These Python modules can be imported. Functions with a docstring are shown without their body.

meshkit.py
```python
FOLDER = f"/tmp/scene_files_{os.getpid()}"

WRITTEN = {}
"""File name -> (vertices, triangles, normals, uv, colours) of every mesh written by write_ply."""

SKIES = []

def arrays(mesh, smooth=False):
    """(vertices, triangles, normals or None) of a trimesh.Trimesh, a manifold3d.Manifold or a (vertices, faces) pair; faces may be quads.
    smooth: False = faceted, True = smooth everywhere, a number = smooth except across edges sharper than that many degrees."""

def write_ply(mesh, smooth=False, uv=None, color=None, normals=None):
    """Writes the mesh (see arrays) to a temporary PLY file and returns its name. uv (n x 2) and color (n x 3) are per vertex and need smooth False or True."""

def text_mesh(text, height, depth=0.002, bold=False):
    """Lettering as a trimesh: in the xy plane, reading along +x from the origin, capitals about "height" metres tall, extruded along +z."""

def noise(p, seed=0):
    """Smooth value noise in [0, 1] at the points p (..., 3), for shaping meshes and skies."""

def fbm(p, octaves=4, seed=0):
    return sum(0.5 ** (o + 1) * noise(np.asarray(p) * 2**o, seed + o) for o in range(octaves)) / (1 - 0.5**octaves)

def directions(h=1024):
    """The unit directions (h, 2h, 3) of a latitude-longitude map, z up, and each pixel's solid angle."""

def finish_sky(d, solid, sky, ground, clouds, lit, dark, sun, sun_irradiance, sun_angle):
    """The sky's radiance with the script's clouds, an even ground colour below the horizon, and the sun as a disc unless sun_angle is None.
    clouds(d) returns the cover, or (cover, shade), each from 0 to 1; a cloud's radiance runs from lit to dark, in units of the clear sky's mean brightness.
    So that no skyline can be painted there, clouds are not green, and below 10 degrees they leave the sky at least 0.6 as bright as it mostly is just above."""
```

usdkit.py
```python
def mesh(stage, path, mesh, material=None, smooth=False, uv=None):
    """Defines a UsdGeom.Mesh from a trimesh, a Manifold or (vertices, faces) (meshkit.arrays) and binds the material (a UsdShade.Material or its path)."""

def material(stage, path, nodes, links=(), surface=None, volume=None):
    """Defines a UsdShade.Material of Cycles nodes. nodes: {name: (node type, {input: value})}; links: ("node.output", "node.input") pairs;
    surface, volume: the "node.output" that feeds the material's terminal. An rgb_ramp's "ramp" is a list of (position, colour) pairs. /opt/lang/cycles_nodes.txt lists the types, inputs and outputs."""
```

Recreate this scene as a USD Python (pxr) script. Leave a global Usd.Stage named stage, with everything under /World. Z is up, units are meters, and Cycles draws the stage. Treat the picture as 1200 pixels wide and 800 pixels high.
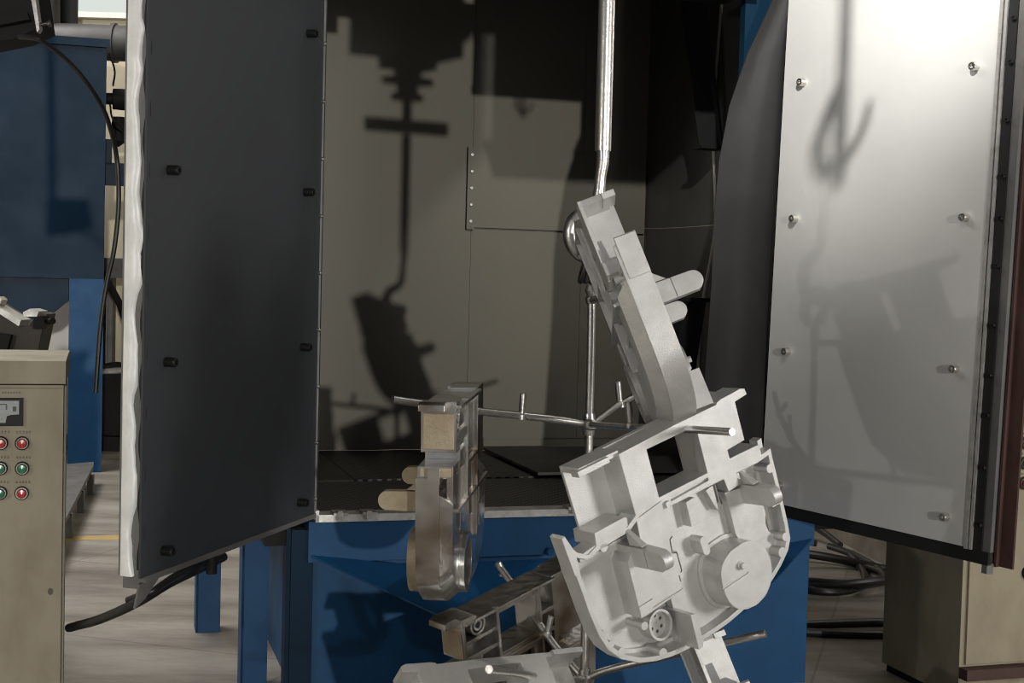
import math, numpy as np, trimesh, usdkit, meshkit
import manifold3d as m3
from shapely.geometry import Polygon, LineString
from pxr import Usd, UsdGeom, UsdLux, UsdShade, Gf, Sdf, Vt

stage = Usd.Stage.CreateInMemory()
UsdGeom.SetStageUpAxis(stage, UsdGeom.Tokens.z)
UsdGeom.SetStageMetersPerUnit(stage, 1.0)
UsdGeom.Xform.Define(stage, '/World')
UsdGeom.Scope.Define(stage, '/World/Looks')
rng = np.random.default_rng(7)

# ------------------------------------------------------------------ camera
FPX = 1600.0
PITCH, ROLL, EYE = math.radians(2.47), math.radians(1.5), np.array([0, 0, 1.5])
FW = np.array([0, math.cos(PITCH), -math.sin(PITCH)])
U0 = np.array([0, math.sin(PITCH), math.cos(PITCH)])
R0 = np.array([1.0, 0, 0])
RT = math.cos(ROLL) * R0 + math.sin(ROLL) * U0
UP = -math.sin(ROLL) * R0 + math.cos(ROLL) * U0
cam = UsdGeom.Camera.Define(stage, '/World/camera')
cam.CreateHorizontalApertureAttr(36.0)
cam.CreateVerticalApertureAttr(24.0)
cam.CreateFocalLengthAttr(36.0 * FPX / 1200)
cam.CreateClippingRangeAttr(Gf.Vec2f(0.05, 200))
cm = np.eye(4)
cm[0, :3], cm[1, :3], cm[2, :3], cm[3, :3] = RT, UP, -FW, EYE
cam.AddTransformOp().Set(Gf.Matrix4d(cm.tolist()))
cam.CreateExposureAttr(0.0)


def at(x, y, Y):
    """The point at distance Y in front of the camera that the photograph shows at pixel (x, y)."""
    d = FW + RT * (x - 600) / FPX + UP * (400 - y) / FPX
    return EYE + d * (Y / d[1])


# ------------------------------------------------------------------ light
def aim(prim, pos, to):
    z = np.array(pos, float) - np.array(to, float)
    z /= np.linalg.norm(z)
    x = np.cross([0, 0, 1.0], z)
    x = x / np.linalg.norm(x) if np.linalg.norm(x) > 1e-6 else np.array([1.0, 0, 0])
    m = np.eye(4)
    m[0, :3], m[1, :3], m[2, :3], m[3, :3] = x, np.cross(z, x), z, pos
    UsdGeom.Xformable(prim).AddTransformOp().Set(Gf.Matrix4d(m.tolist()))


SUN_DIR = np.array([-0.282, 1.0, -0.088])
sun = UsdLux.DistantLight.Define(stage, '/World/sun')          # low sun, unseen behind the camera where the hall is left open
sun.CreateIntensityAttr(1500)
sun.CreateAngleAttr(0.8)
sun.CreateColorAttr(Gf.Vec3f(1.0, 0.965, 0.9))
aim(sun.GetPrim(), -SUN_DIR * 5, (0, 0, 0))

lamp = UsdLux.SphereLight.Define(stage, '/World/unseen_left_lamp')    # unseen lamp left of the camera, casts the shadows on the right door
lamp.CreateRadiusAttr(0.035)
lamp.CreateIntensityAttr(2100)
lamp.CreateColorAttr(Gf.Vec3f(1.0, 0.97, 0.92))
lamp.AddTranslateOp().Set(Gf.Vec3d(-3.05, 0.2, 2.0))

for i, (x, y, w, h, e) in enumerate([(-5.0, 7.5, 2.0, 8.0, 12.0), (4.2, 7.0, 1.2, 6.0, 2.5), (-0.5, -1.0, 4.0, 1.6, 0.8)]):
    r = UsdLux.RectLight.Define(stage, f'/World/unseen_roof_light_{i + 1}')   # unseen overhead lights, placed to brighten the floor from above
    r.CreateWidthAttr(w)
    r.CreateHeightAttr(h)
    r.CreateIntensityAttr(e)
    r.CreateColorAttr(Gf.Vec3f(1.0, 0.98, 0.95))
    r.AddTranslateOp().Set(Gf.Vec3d(x, y, 6.9))

right_light = UsdLux.RectLight.Define(stage, '/World/unseen_right_light')       # unseen soft light right of the camera, placed to light the castings
right_light.CreateWidthAttr(1.0)
right_light.CreateHeightAttr(1.2)
right_light.CreateIntensityAttr(27)
right_light.CreateColorAttr(Gf.Vec3f(1.0, 0.985, 0.96))
aim(right_light.GetPrim(), (5.0, 1.1, 2.15), (0.4, 3.3, 1.1))

spot = UsdLux.SphereLight.Define(stage, '/World/unseen_door_light')    # unseen lamp above the view, placed to brighten the top of the right door
spot.CreateRadiusAttr(0.02)
spot.CreateIntensityAttr(17000)
spot.CreateColorAttr(Gf.Vec3f(1.0, 0.98, 0.94))
SPOT, SPOT_TO = np.array([0.70, 3.2, 3.1]), np.array([1.12, 4.88, 2.75])
aim(spot.GetPrim(), SPOT, SPOT_TO)
sha = UsdLux.ShapingAPI.Apply(spot.GetPrim())
sha.CreateShapingConeAngleAttr(38.0)
sha.CreateShapingConeSoftnessAttr(1.0)

dome = UsdLux.DomeLight.Define(stage, '/World/sky')
dome.CreateIntensityAttr(0.08)
dome.CreateColorAttr(Gf.Vec3f(0.93, 0.97, 1.0))


# ------------------------------------------------------------------ materials
LK = '/World/Looks/'
TC = ("texture_coordinate", {})


def mat(name, color, color2=None, scale=6.0, metallic=0.0, rough=0.5, rough2=None, bump=0.0, bscale=60.0, bevel=0.0, spec=0.5, detail=6.0, lo=0.35, hi=0.65, stretch=(1, 1, 1), coat=0.0, world=False):
    n = {"p": ("principled_bsdf", {"base_color": color, "metallic": metallic, "roughness": rough, "specular_ior_level": spec, "coat_weight": coat})}
    l = []
    src = "g.position" if world else "t.object"
    n["g" if world else "t"] = ("geometry", {}) if world else TC
    if color2 is not None or rough2 is not None:
        n["m"] = ("mapping", {"scale": stretch})
        n["n"] = ("noise_texture", {"scale": scale, "detail": detail, "roughness": 0.6})
        l += [(src, "m.vector"), ("m.vector", "n.vector")]
    if color2 is not None:
        n["r"] = ("rgb_ramp", {"ramp": [(0, color), (lo, color), (hi, color2), (1, color2)]})
        l += [("n.fac", "r.fac"), ("r.color", "p.base_color")]
    if rough2 is not None:
        n["mr"] = ("map_range", {"from_min": 0.3, "from_max": 0.7, "to_min": rough, "to_max": rough2, "clamp": True})
        l += [("n.fac", "mr.value"), ("mr.result", "p.roughness")]
    last = None
    if bevel:
        n["bv"] = ("bevel", {"samples": 4, "radius": bevel})
        last = "bv.bevel"
    if bump:
        n["bn"] = ("noise_texture", {"scale": bscale, "detail": 3.0})
        n["b"] = ("bump", {"strength": bump, "distance": 0.002})
        l += [(src, "bn.vector"), ("bn.fac", "b.height")]
        if last:
            l.append((last, "b.normal"))
        last = "b.normal"
    if last:
        l.append((last, "p.normal"))
    return usdkit.material(stage, LK + name, n, l, surface="p.BSDF")


M = {}
M['cast'] = mat('blasted_aluminium', (0.68, 0.675, 0.66), (0.58, 0.575, 0.56), 14, 0.6, 0.42, 0.5, bump=0.4, bscale=380, bevel=0.0025)
M['cast_raw'] = mat('raw_aluminium', (0.76, 0.75, 0.73), (0.22, 0.17, 0.125), 3.5, 0.92, 0.15, 0.28, bump=1.0, bscale=28, bevel=0.0035, lo=0.4, hi=0.66, detail=3.0)
M['cast_tan'] = mat('tan_cast_skin', (0.52, 0.44, 0.32), (0.36, 0.29, 0.2), 12, 0.6, 0.45, 0.55, bump=0.3, bscale=200, bevel=0.002)
M['steel'] = mat('worn_steel', (0.74, 0.73, 0.71), (0.50, 0.48, 0.45), 18, 1.0, 0.24, 0.38, bump=0.3, bscale=120, bevel=0.0015)
M['steel_dark'] = mat('dark_steel', (0.20, 0.195, 0.18), (0.11, 0.105, 0.095), 20, 1.0, 0.35, 0.5, bevel=0.001)
M['bolt_black'] = mat('black_bolt', (0.03, 0.03, 0.03), None, metallic=0.6, rough=0.3, bevel=0.001)
M['bolt_zinc'] = mat('zinc_bolt', (0.66, 0.64, 0.6), None, metallic=1.0, rough=0.28, bevel=0.001)
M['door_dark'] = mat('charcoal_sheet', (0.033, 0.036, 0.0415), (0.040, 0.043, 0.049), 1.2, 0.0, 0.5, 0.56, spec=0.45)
M['door_bright'] = mat('galvanised_sheet', (0.66, 0.655, 0.63), (0.71, 0.705, 0.68), 1.5, 0.25, 0.40, 0.5)
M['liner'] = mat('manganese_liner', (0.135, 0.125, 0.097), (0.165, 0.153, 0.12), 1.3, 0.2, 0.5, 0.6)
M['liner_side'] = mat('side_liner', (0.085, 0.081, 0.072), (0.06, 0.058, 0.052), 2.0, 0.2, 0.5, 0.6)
M['weld'] = mat('weld_bead', (0.50, 0.47, 0.41), None, metallic=0.4, rough=0.4, bump=0.8, bscale=80)
M['blue'] = mat('blue_paint', (0.006, 0.066, 0.172), (0.005, 0.052, 0.14), 5, 0.0, 0.48, 0.58, spec=0.3, bump=0.1, bscale=300, bevel=0.002)
M['blue_dark'] = mat('navy_and_darkened_blue', (0.003, 0.020, 0.044), (0.0025, 0.016, 0.035), 2, 0.0, 0.4, 0.5, spec=0.12)  # navy machine paint; also the jamb blue, darkened against the door lamp
M['beige'] = mat('beige_paint', (0.31, 0.27, 0.19), (0.21, 0.175, 0.115), 7, 0.0, 0.5, 0.6, bump=0.1, bscale=200, bevel=0.002, lo=0.42, hi=0.78, stretch=(1, 1, 0.5))
M['rubber'] = mat('black_rubber', (0.014, 0.014, 0.0135), None, rough=0.6, spec=0.3)
M['curtain'] = mat('rubber_curtain_sheet', (0.017, 0.017, 0.0165), (0.013, 0.013, 0.0125), 3, 0.0, 0.6, 0.7, spec=0.3)
M['cable'] = mat('cable_sheath', (0.012, 0.012, 0.013), None, rough=0.38)
M['foil'] = mat('crumpled_foil', (0.92, 0.92, 0.90), (0.78, 0.78, 0.77), 14, 0.1, 0.38, 0.5, bump=0.6, bscale=22)
M['trim'] = mat('silver_trim', (0.75, 0.74, 0.71), (0.45, 0.44, 0.42), 20, 0.6, 0.3, 0.45, bump=0.3, bscale=60)
M['rust'] = mat('rust_brown', (0.085, 0.042, 0.034), (0.055, 0.026, 0.022), 10, 0.1, 0.55, 0.65, bump=0.4, bscale=120, stretch=(1, 1, 0.4))
M['grey'] = mat('grey_paint', (0.17, 0.165, 0.16), (0.12, 0.117, 0.112), 6, 0.2, 0.5, 0.6)
M['black'] = mat('black_paint', (0.010, 0.010, 0.0105), None, rough=0.65, spec=0.2)
M['duct'] = mat('duct_sheet', (0.075, 0.073, 0.07), (0.055, 0.053, 0.05), 4, 0.3, 0.5, 0.6)
M['plate'] = None
M['red'] = mat('red_lens', (0.42, 0.012, 0.014), None, rough=0.25, coat=0.5)
M['green'] = mat('green_lens', (0.012, 0.16, 0.07), None, rough=0.25, coat=0.5)
M['screen'] = mat('display_glass', (0.26, 0.28, 0.28), None, rough=0.2)
M['ink'] = mat('printed_ink', (0.09, 0.08, 0.06), None, rough=0.6)
M['white'] = mat('white_print', (0.8, 0.78, 0.75), None, rough=0.5)
M['yellow'] = mat('worn_yellow_paint', (0.55, 0.36, 0.08), (0.40, 0.33, 0.2), 8, rough=0.6, world=True)
M['wall'] = mat('cream_wall', (0.62, 0.56, 0.42), (0.56, 0.50, 0.37), 1.5, rough=0.7, world=True)
M['ceil'] = mat('hall_ceiling', (0.22, 0.22, 0.22), None, rough=0.8)
M['plinth'] = mat('stained_concrete', (0.22, 0.19, 0.155), (0.12, 0.10, 0.08), 4, rough=0.8, bump=0.6, bscale=30, world=True)
M['brown_cast'] = mat('brown_black_casting', (0.045, 0.036, 0.03), (0.03, 0.025, 0.02), 5, 0.4, 0.4, 0.5, bevel=0.003)

# concrete floor: large stains, fine grain, faint slab joints
M['floor'] = usdkit.material(stage, LK + 'concrete_floor', {
    "g": ("geometry", {}),
    "m": ("mapping", {"scale": (0.55, 2.2, 1)}),
    "n": ("noise_texture", {"scale": 1.6, "detail": 8.0, "roughness": 0.62}),
    "n2": ("noise_texture", {"scale": 30.0, "detail": 5.0}),
    "r": ("rgb_ramp", {"ramp": [(0, (0.13, 0.112, 0.094)), (0.36, (0.19, 0.168, 0.143)), (0.5, (0.30, 0.27, 0.235)), (0.66, (0.40, 0.37, 0.33)), (1, (0.44, 0.41, 0.37))]}),
    "mx": ("mix", {"mix_type": "multiply", "fac": 0.35}),
    "r2": ("rgb_ramp", {"ramp": [(0, (0.6, 0.6, 0.6)), (0.6, (1, 1, 1)), (1, (1, 1, 1))]}),
    "br": ("brick_texture", {"offset": 0.0, "scale": 1.0, "color1": (1, 1, 1), "color2": (1, 1, 1), "mortar": (0.72, 0.7, 0.67), "mortar_size": 0.006, "brick_width": 1.9, "row_height": 1.25, "mortar_smooth": 0.2}),
    "mb": ("mapping", {"rotation": (0, 0, 0.30), "location": (0.4, 0.2, 0)}),
    "mx2": ("mix", {"mix_type": "multiply", "fac": 1.0}),
    "b": ("bump", {"strength": 0.25, "distance": 0.003}),
    "p": ("principled_bsdf", {"roughness": 0.42, "specular_ior_level": 0.45}),
}, [("g.position", "m.vector"), ("m.vector", "n.vector"), ("g.position", "n2.vector"), ("n.fac", "r.fac"), ("r.color", "mx.color1"), ("n2.fac", "r2.fac"), ("r2.color", "mx.color2"),
    ("g.position", "mb.vector"), ("mb.vector", "br.vector"), ("mx.color", "mx2.color1"), ("br.color", "mx2.color2"), ("mx2.color", "p.base_color"), ("n2.fac", "b.height"), ("b.normal", "p.normal")], surface="p.BSDF")

# perforated floor plate of the chamber: small dark holes (about 4 pixels each)
M['plate'] = usdkit.material(stage, LK + 'perforated_plate', {
    "t": TC,
    "v": ("voronoi_texture", {"scale": 34.0, "randomness": 0.0, "dimensions": "2D"}),
    "mp": ("mapping", {"rotation": (0, 0, 0.785)}),
    "r": ("rgb_ramp", {"ramp": [(0, (0.006, 0.006, 0.006)), (0.36, (0.006, 0.006, 0.006)), (0.44, (0.13, 0.12, 0.10)), (1, (0.13, 0.12, 0.10))]}),
    "p": ("principled_bsdf", {"roughness": 0.5, "metallic": 0.3}),
}, [("t.object", "mp.vector"), ("mp.vector", "v.vector"), ("v.distance", "r.fac"), ("r.color", "p.base_color")], surface="p.BSDF")


# ------------------------------------------------------------------ scene helpers
USED = set()


def numbered(path):
    p, k = path, 0
    while p in USED:
        k += 1
        p = f'{path}_{k:03d}'
    USED.add(p)
    return p


def tag(prim, label=None, cat=None, group=None, kind=None):
    for k, v in (('label', label), ('category', cat), ('group', group), ('kind', kind)):
        if v:
            prim.SetCustomDataByKey(k, v)
    return prim


def thing(name, label, cat, loc=(0, 0, 0), rotz=0.0, group=None, matrix=None):
    x = UsdGeom.Xform.Define(stage, numbered('/World/' + name))
    if matrix is not None:
        x.AddTransformOp().Set(Gf.Matrix4d(np.asarray(matrix).tolist()))
    else:
        x.AddTranslateOp().Set(Gf.Vec3d(*map(float, loc)))
        if rotz:
            x.AddRotateZOp().Set(float(rotz))
    return tag(x.GetPrim(), label, cat, group)


def obj(name, mesh, m, parent=None, label=None, smooth=35):
    base = str(parent.GetPath()) if parent is not None else '/World'
    if isinstance(mesh, list):
        mesh = join(*mesh)
    p = usdkit.mesh(stage, numbered(f'{base}/{name}'), mesh, M[m], smooth=smooth).GetPrim()
    if label:
        tag(p, label)
    return p


def struct(name, mesh, m, label=None):
    p = obj(name, mesh, m)
    return tag(p, label, None, None, 'structure')


def tm(x):
    if isinstance(x, m3.Manifold):
        k = x.to_mesh()
        return trimesh.Trimesh(k.vert_properties[:, :3], k.tri_verts, process=False)
    return x


def join(*ms):
    return trimesh.util.concatenate([tm(x) for x in ms])


def box(a, b):
    a, b = np.minimum(a, b), np.maximum(a, b)
    return trimesh.creation.box(b - a, trimesh.transformations.translation_matrix((a + b) / 2))


def frame(p0, p1, up=(0, 0, 1)):
    z = np.asarray(p1, float) - np.asarray(p0, float)
    L = np.linalg.norm(z)
    z /= L
    u = np.asarray(up, float)
    if abs(z @ u) > 0.98:
        u = np.array([0, 1.0, 0])
    x = np.cross(u, z)
    x /= np.linalg.norm(x)
    m = np.eye(4)
    m[:3, 0], m[:3, 1], m[:3, 2], m[:3, 3] = x, np.cross(z, x), z, p0
    return m, L


def beam(p0, p1, w, h, up=(0, 0, 1)):
    m, L = frame(p0, p1, up)
    b = box((-w / 2, -h / 2, 0), (w / 2, h / 2, L))
    b.apply_transform(m)
    return b


def cyl(p0, p1, r, r2=None, n=24):
    m, L = frame(p0, p1)
    c = tm(m3.Manifold.cylinder(L, r, r if r2 is None else r2, n))
    c.apply_transform(m)
    return c


def lathe(p0, p1, prof, n=28):
    """prof: (radius, fraction along p0-p1) pairs."""
    m, L = frame(p0, p1)
    pts = [(max(r, 1e-5), t * L) for r, t in prof]
    c = trimesh.creation.revolve(np.array(pts), sections=n)
    c.apply_transform(m)
    return c


def bolt(p, d, r, h, hexa=False):
    """A screw head of radius r and height h at p, pointing along d, with a socket."""
    d = np.asarray(d, float) / np.linalg.norm(d)
    p = np.asarray(p, float)
    n = 6 if hexa else 18
    s = 0.0 if hexa else 1
    body = lathe(p, p + d * h, [(0, 0), (r, 0), (r, 0.82), (r * 0.86, 1), (r * 0.48, 1), (r * 0.42, 0.7), (0, 0.7)] if not hexa else [(0, 0), (r * 1.25, 0), (r * 1.25, .12), (r, .13), (r, 0.85), (r * 0.8, 1), (0, 1)], n)
    return body


def smooth_path(pts, k=8):
    pts = np.asarray(pts, float)
    P = np.vstack([2 * pts[0] - pts[1], pts, 2 * pts[-1] - pts[-2]])
    out = []
    for i in range(1, len(P) - 2):
        for t in np.linspace(0, 1, k, endpoint=False):
            a, b, c, d = P[i - 1:i + 3]
            out.append(0.5 * ((2 * b) + (c - a) * t + (2 * a - 5 * b + 4 * c - d) * t * t + (3 * b - a - 3 * c + d) * t ** 3))
    return np.vstack([out, pts[-1]])


def tube(pts, r, n=12, k=8, smooth=True):
    pts = smooth_path(pts, k) if smooth else np.asarray(pts, float)
    r = np.full(len(pts), r) if np.ndim(r) == 0 else np.interp(np.linspace(0, 1, len(pts)), np.linspace(0, 1, len(r)), r)
    T = np.gradient(pts, axis=0)
    T /= np.linalg.norm(T, axis=1, keepdims=True)
    a = np.array([0, 0, 1.0]) if abs(T[0][2]) < 0.9 else np.array([1.0, 0, 0])
    v, f = [], []
    N = np.cross(T[0], a)
    for i, (p, t) in enumerate(zip(pts, T)):
        N = N - t * (N @ t)
        N /= np.linalg.norm(N)
        B = np.cross(t, N)
        th = np.arange(n) / n * 2 * np.pi
        v.append(p + r[i] * (np.cos(th)[:, None] * N + np.sin(th)[:, None] * B))
    for i in range(len(pts) - 1):
        for j in range(n):
            a0, b0 = i * n + j, i * n + (j + 1) % n
            f += [(a0, b0, b0 + n), (a0, b0 + n, a0 + n)]
    V = np.vstack(v + [pts[0][None], pts[-1][None]])
    c0, c1, e = len(V) - 2, len(V) - 1, (len(pts) - 1) * n
    for j in range(n):
        f += [(c0, (j + 1) % n, j), (c1, e + j, e + (j + 1) % n)]
    return trimesh.Trimesh(V, f, process=False)


def prism(poly, z0, z1, holes=()):
    c = m3.CrossSection([np.asarray(poly, float)], m3.FillRule.NonZero)
    for h in holes:
        c = c - m3.CrossSection([np.asarray(h, float)], m3.FillRule.NonZero)
    return c.extrude(z1 - z0).translate((0, 0, z0))


def slab(pts, thick):
    """A plate with the corner points pts (3-D, nearly planar) and a thickness along their normal (away from it)."""
    P = np.asarray(pts, float)
    c = P.mean(0)
    u, s, vt = np.linalg.svd(P - c)
    x, z = vt[0], vt[2]
    y = np.cross(z, x)
    if z @ (EYE - c) < 0:
        x, z = -x, -z
        y = np.cross(z, x)
    q = np.stack([(P - c) @ x, (P - c) @ y], 1)
    g = tm(prism(q, -thick, 0))
    m = np.eye(4)
    m[:3, 0], m[:3, 1], m[:3, 2], m[:3, 3] = x, y, z, c
    g.apply_transform(m)
    return g


def sheet(rows, thick):
    """A bent sheet through a grid of points (rows of equal length) with a thickness."""
    G = np.asarray(rows, float)
    a, b = G.shape[:2]
    du, dv = np.gradient(G, axis=0), np.gradient(G, axis=1)
    N = np.cross(du, dv)
    N /= np.linalg.norm(N, axis=2, keepdims=True)
    if N.mean((0, 1)) @ (EYE - G.mean((0, 1))) < 0:
        N = -N
    V = np.vstack([G.reshape(-1, 3), (G - N * thick).reshape(-1, 3)])
    f, k = [], a * b
    idx = lambda i, j: i * b + j
    for i in range(a - 1):
        for j in range(b - 1):
            q = (idx(i, j), idx(i, j + 1), idx(i + 1, j + 1), idx(i + 1, j))
            f += [(q[0], q[1], q[2]), (q[0], q[2], q[3]), (q[2] + k, q[1] + k, q[0] + k), (q[3] + k, q[2] + k, q[0] + k)]
    rim = [idx(0, j) for j in range(b)] + [idx(i, b - 1) for i in range(1, a)] + [idx(a - 1, j) for j in range(b - 2, -1, -1)] + [idx(i, 0) for i in range(a - 2, 0, -1)]
    for p, q in zip(rim, rim[1:] + rim[:1]):
        f += [(p, q, q + k), (p, q + k, p + k)]
    t = trimesh.Trimesh(V, f, process=False)
    t.fix_normals()
    return t


# ------------------------------------------------------------------ the hall
struct('floor', box((-9, -6, -0.1), (8, 13, 0)), 'floor')
struct('wall_back', box((-9, 12.6, 0), (8, 12.8, 7)), 'wall')
struct('wall_left', box((-9.2, -6, 0), (-9, 12.8, 7)), 'wall')
struct('wall_right', box((8, -6, 0), (8.2, 12.8, 7)), 'wall')
struct('ceiling', box((-9, -6, 7), (8, 12.8, 7.2)), 'ceil')

# machine frame: s along its front (to the right), d into the chamber
YAW = 17.0
E1 = np.array([math.cos(math.radians(YAW)), math.sin(math.radians(YAW)), 0])
E2 = np.array([-E1[1], E1[0], 0])
MO = np.array([-0.655, 4.6, 0])


def MF(s, d, z):
    return MO + s * E1 + d * E2 + np.array([0, 0, z])


def toM(p):
    q = np.asarray(p, float) - MO
    return np.array([q @ E1, q @ E2, q[2]])


# ------------------------------------------------------------------ shot blasting cabinet
mach = thing('blasting_cabinet', 'blue shot blasting cabinet with open dark steel chamber and two open doors', 'machine', MO, YAW)
ZF = 0.705                                             # chamber floor / sill
SL, SR, DB, ZT, ZR = -0.16, 2.02, 2.04, 2.60, 3.05     # chamber sides, back, lintel, roof
OR = 1.60                                              # right edge of the opening
obj('hopper', [box((-0.02, 0.02, 0), (1.9, 0.06, ZF - 0.03)), box((1.86, 0.06, 0.0), (1.9, 1.2, ZF - 0.03)), box((-0.02, 0.06, 0.0), (0.02, 1.2, ZF - 0.03))], 'blue', mach)
obj('corner_flange', [box((-0.075, 0.0, 0), (-0.0, 0.02, ZF - 0.06)), box((-0.09, 0.02, 0), (-0.06, 0.09, ZF - 0.06))], 'blue_dark', mach)
for s0, s1, d0 in ((-0.20, -0.105, 0.36), (-0.30, -0.20, 1.2)):
    obj('leg', [box((s0, d0, 0), (s1, d0 + 0.008, ZF - 0.02)), box((s0, d0, 0), (s0 + 0.008, d0 + 0.1, ZF - 0.02)), box((s0, d0 + 0.1, 0), (s1, d0 + 0.108, ZF - 0.02))], 'blue', mach)
obj('front_band', box((-0.02, -0.012, ZF - 0.17), (1.9, 0.02, ZF - 0.03)), 'blue', mach)
# chute lip: sheet that juts out from the hopper, deepest in the middle
lipz = ZF - 0.165
tip = [(-0.02, -0.005, lipz + 0.025), (0.30, -0.02, lipz - 0.02), (1.0, -0.02, lipz - 0.02), (1.62, -0.02, lipz - 0.02), (1.9, -0.005, lipz + 0.025), (1.45, -0.36, lipz - 0.15), (0.95, -0.56, lipz - 0.22), (0.42, -0.36, lipz - 0.15)]
lv = np.array(tip)
lm = np.vstack([lv, lv - (0, 0, 0.006)])
lf = []
for a, b, c in ((0, 1, 7), (1, 2, 7), (7, 2, 6), (2, 5, 6), (2, 3, 5), (3, 4, 5)):
    lf += [(a, c, b), (a + 8, b + 8, c + 8)]
for a in range(8):
    b = (a + 1) % 8
    lf += [(a, b, b + 8), (a, b + 8, a + 8)]
t = trimesh.Trimesh(lm, lf, process=False)
t.fix_normals()
obj('chute_lip', t, 'blue', mach, smooth=10)
obj('band_bolt', bolt((0.84, -0.014, ZF - 0.158), (0, -1, 0), 0.014, 0.015, True), 'blue', mach)
# sill with latches
obj('sill', [box((0.0, -0.03, ZF - 0.03), (OR + 0.02, 0.05, ZF - 0.005)), box((0.0, -0.03, ZF - 0.03), (0.012, 0.05, ZF + 0.01))], 'trim', mach)
for s0 in (0.06, 0.16, 0.9, 1.12):
    obj('latch', [box((s0, -0.04, ZF - 0.008), (s0 + 0.05, 0.03, ZF + 0.002)), box((s0 + 0.012, -0.045, ZF - 0.02), (s0 + 0.03, -0.02, ZF + 0.008))], 'steel', mach)
# frame round the opening
obj('jamb', [box((-0.10, 0.0, ZF - 0.03), (0.0, 0.04, ZR)), box((-0.012, -0.025, ZF - 0.02), (0.0, 0.02, ZR))], 'blue_dark', mach)
obj('edge_strip', box((-0.006, -0.028, ZF - 0.02), (0.002, 0.0, ZR)), 'grey', mach)
obj('jamb', box((OR, 0.11, ZF - 0.03), (SR + 0.08, 0.15, ZR)), 'blue_dark', mach)  # blue frame coloured darker to offset the excess light of the door lamp
obj('lintel', box((-0.10, 0.0, ZT + 0.25), (0.34, 0.04, ZR)), 'blue', mach)
obj('lintel', [box((0.34, 0.0, ZT + 0.33), (1.02, 0.04, ZR))], 'blue', mach)
obj('lintel', [box((1.02, 0.0, ZT), (OR, 0.04, ZR)), box((1.02, 0.04, ZT), (OR, 0.3, ZT + 0.02))], 'black', mach)
# chamber
obj('back_wall', box((SL, DB, ZF - 0.05), (SR, DB + 0.03, ZR)), 'liner', mach)
for s0, s1, z0, z1 in ((SL, 0.28, ZF, ZR), (0.288, 1.07, ZF, ZR), (1.078, 1.66, ZF, ZR), (1.668, SR, ZF, ZR)):
    obj('liner_sheet', box((s0, DB - 0.006, z0), (s1, DB, z1)), 'liner', mach)
hatch = obj('access_panel', box((1.07, DB - 0.03, 1.77), (SR - 0.02, DB - 0.006, 2.16)), 'liner', mach)
obj('hinge_strip', box((1.045, DB - 0.036, 1.76), (1.085, DB - 0.028, 2.17)), 'liner', hatch)
for z in np.linspace(1.80, 2.13, 5):
    obj('rivet', bolt((1.065, DB - 0.036, z), (0, -1, 0), 0.008, 0.008), 'bolt_zinc', hatch)
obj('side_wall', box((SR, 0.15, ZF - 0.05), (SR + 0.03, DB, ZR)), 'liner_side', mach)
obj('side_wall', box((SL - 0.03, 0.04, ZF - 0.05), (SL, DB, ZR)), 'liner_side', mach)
obj('roof', [box((SL - 0.03, 0.04, ZR), (0.34, DB + 0.03, ZR + 0.03)), box((1.02, 0.04, ZR), (SR + 0.03, DB + 0.03, ZR + 0.03)), box((0.34, 1.4, ZR), (1.02, DB + 0.03, ZR + 0.03))], 'black', mach)
obj('chamber_floor', box((SL, 0.04, ZF - 0.12), (SR, DB, ZF - 0.06)), 'black', mach)
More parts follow.
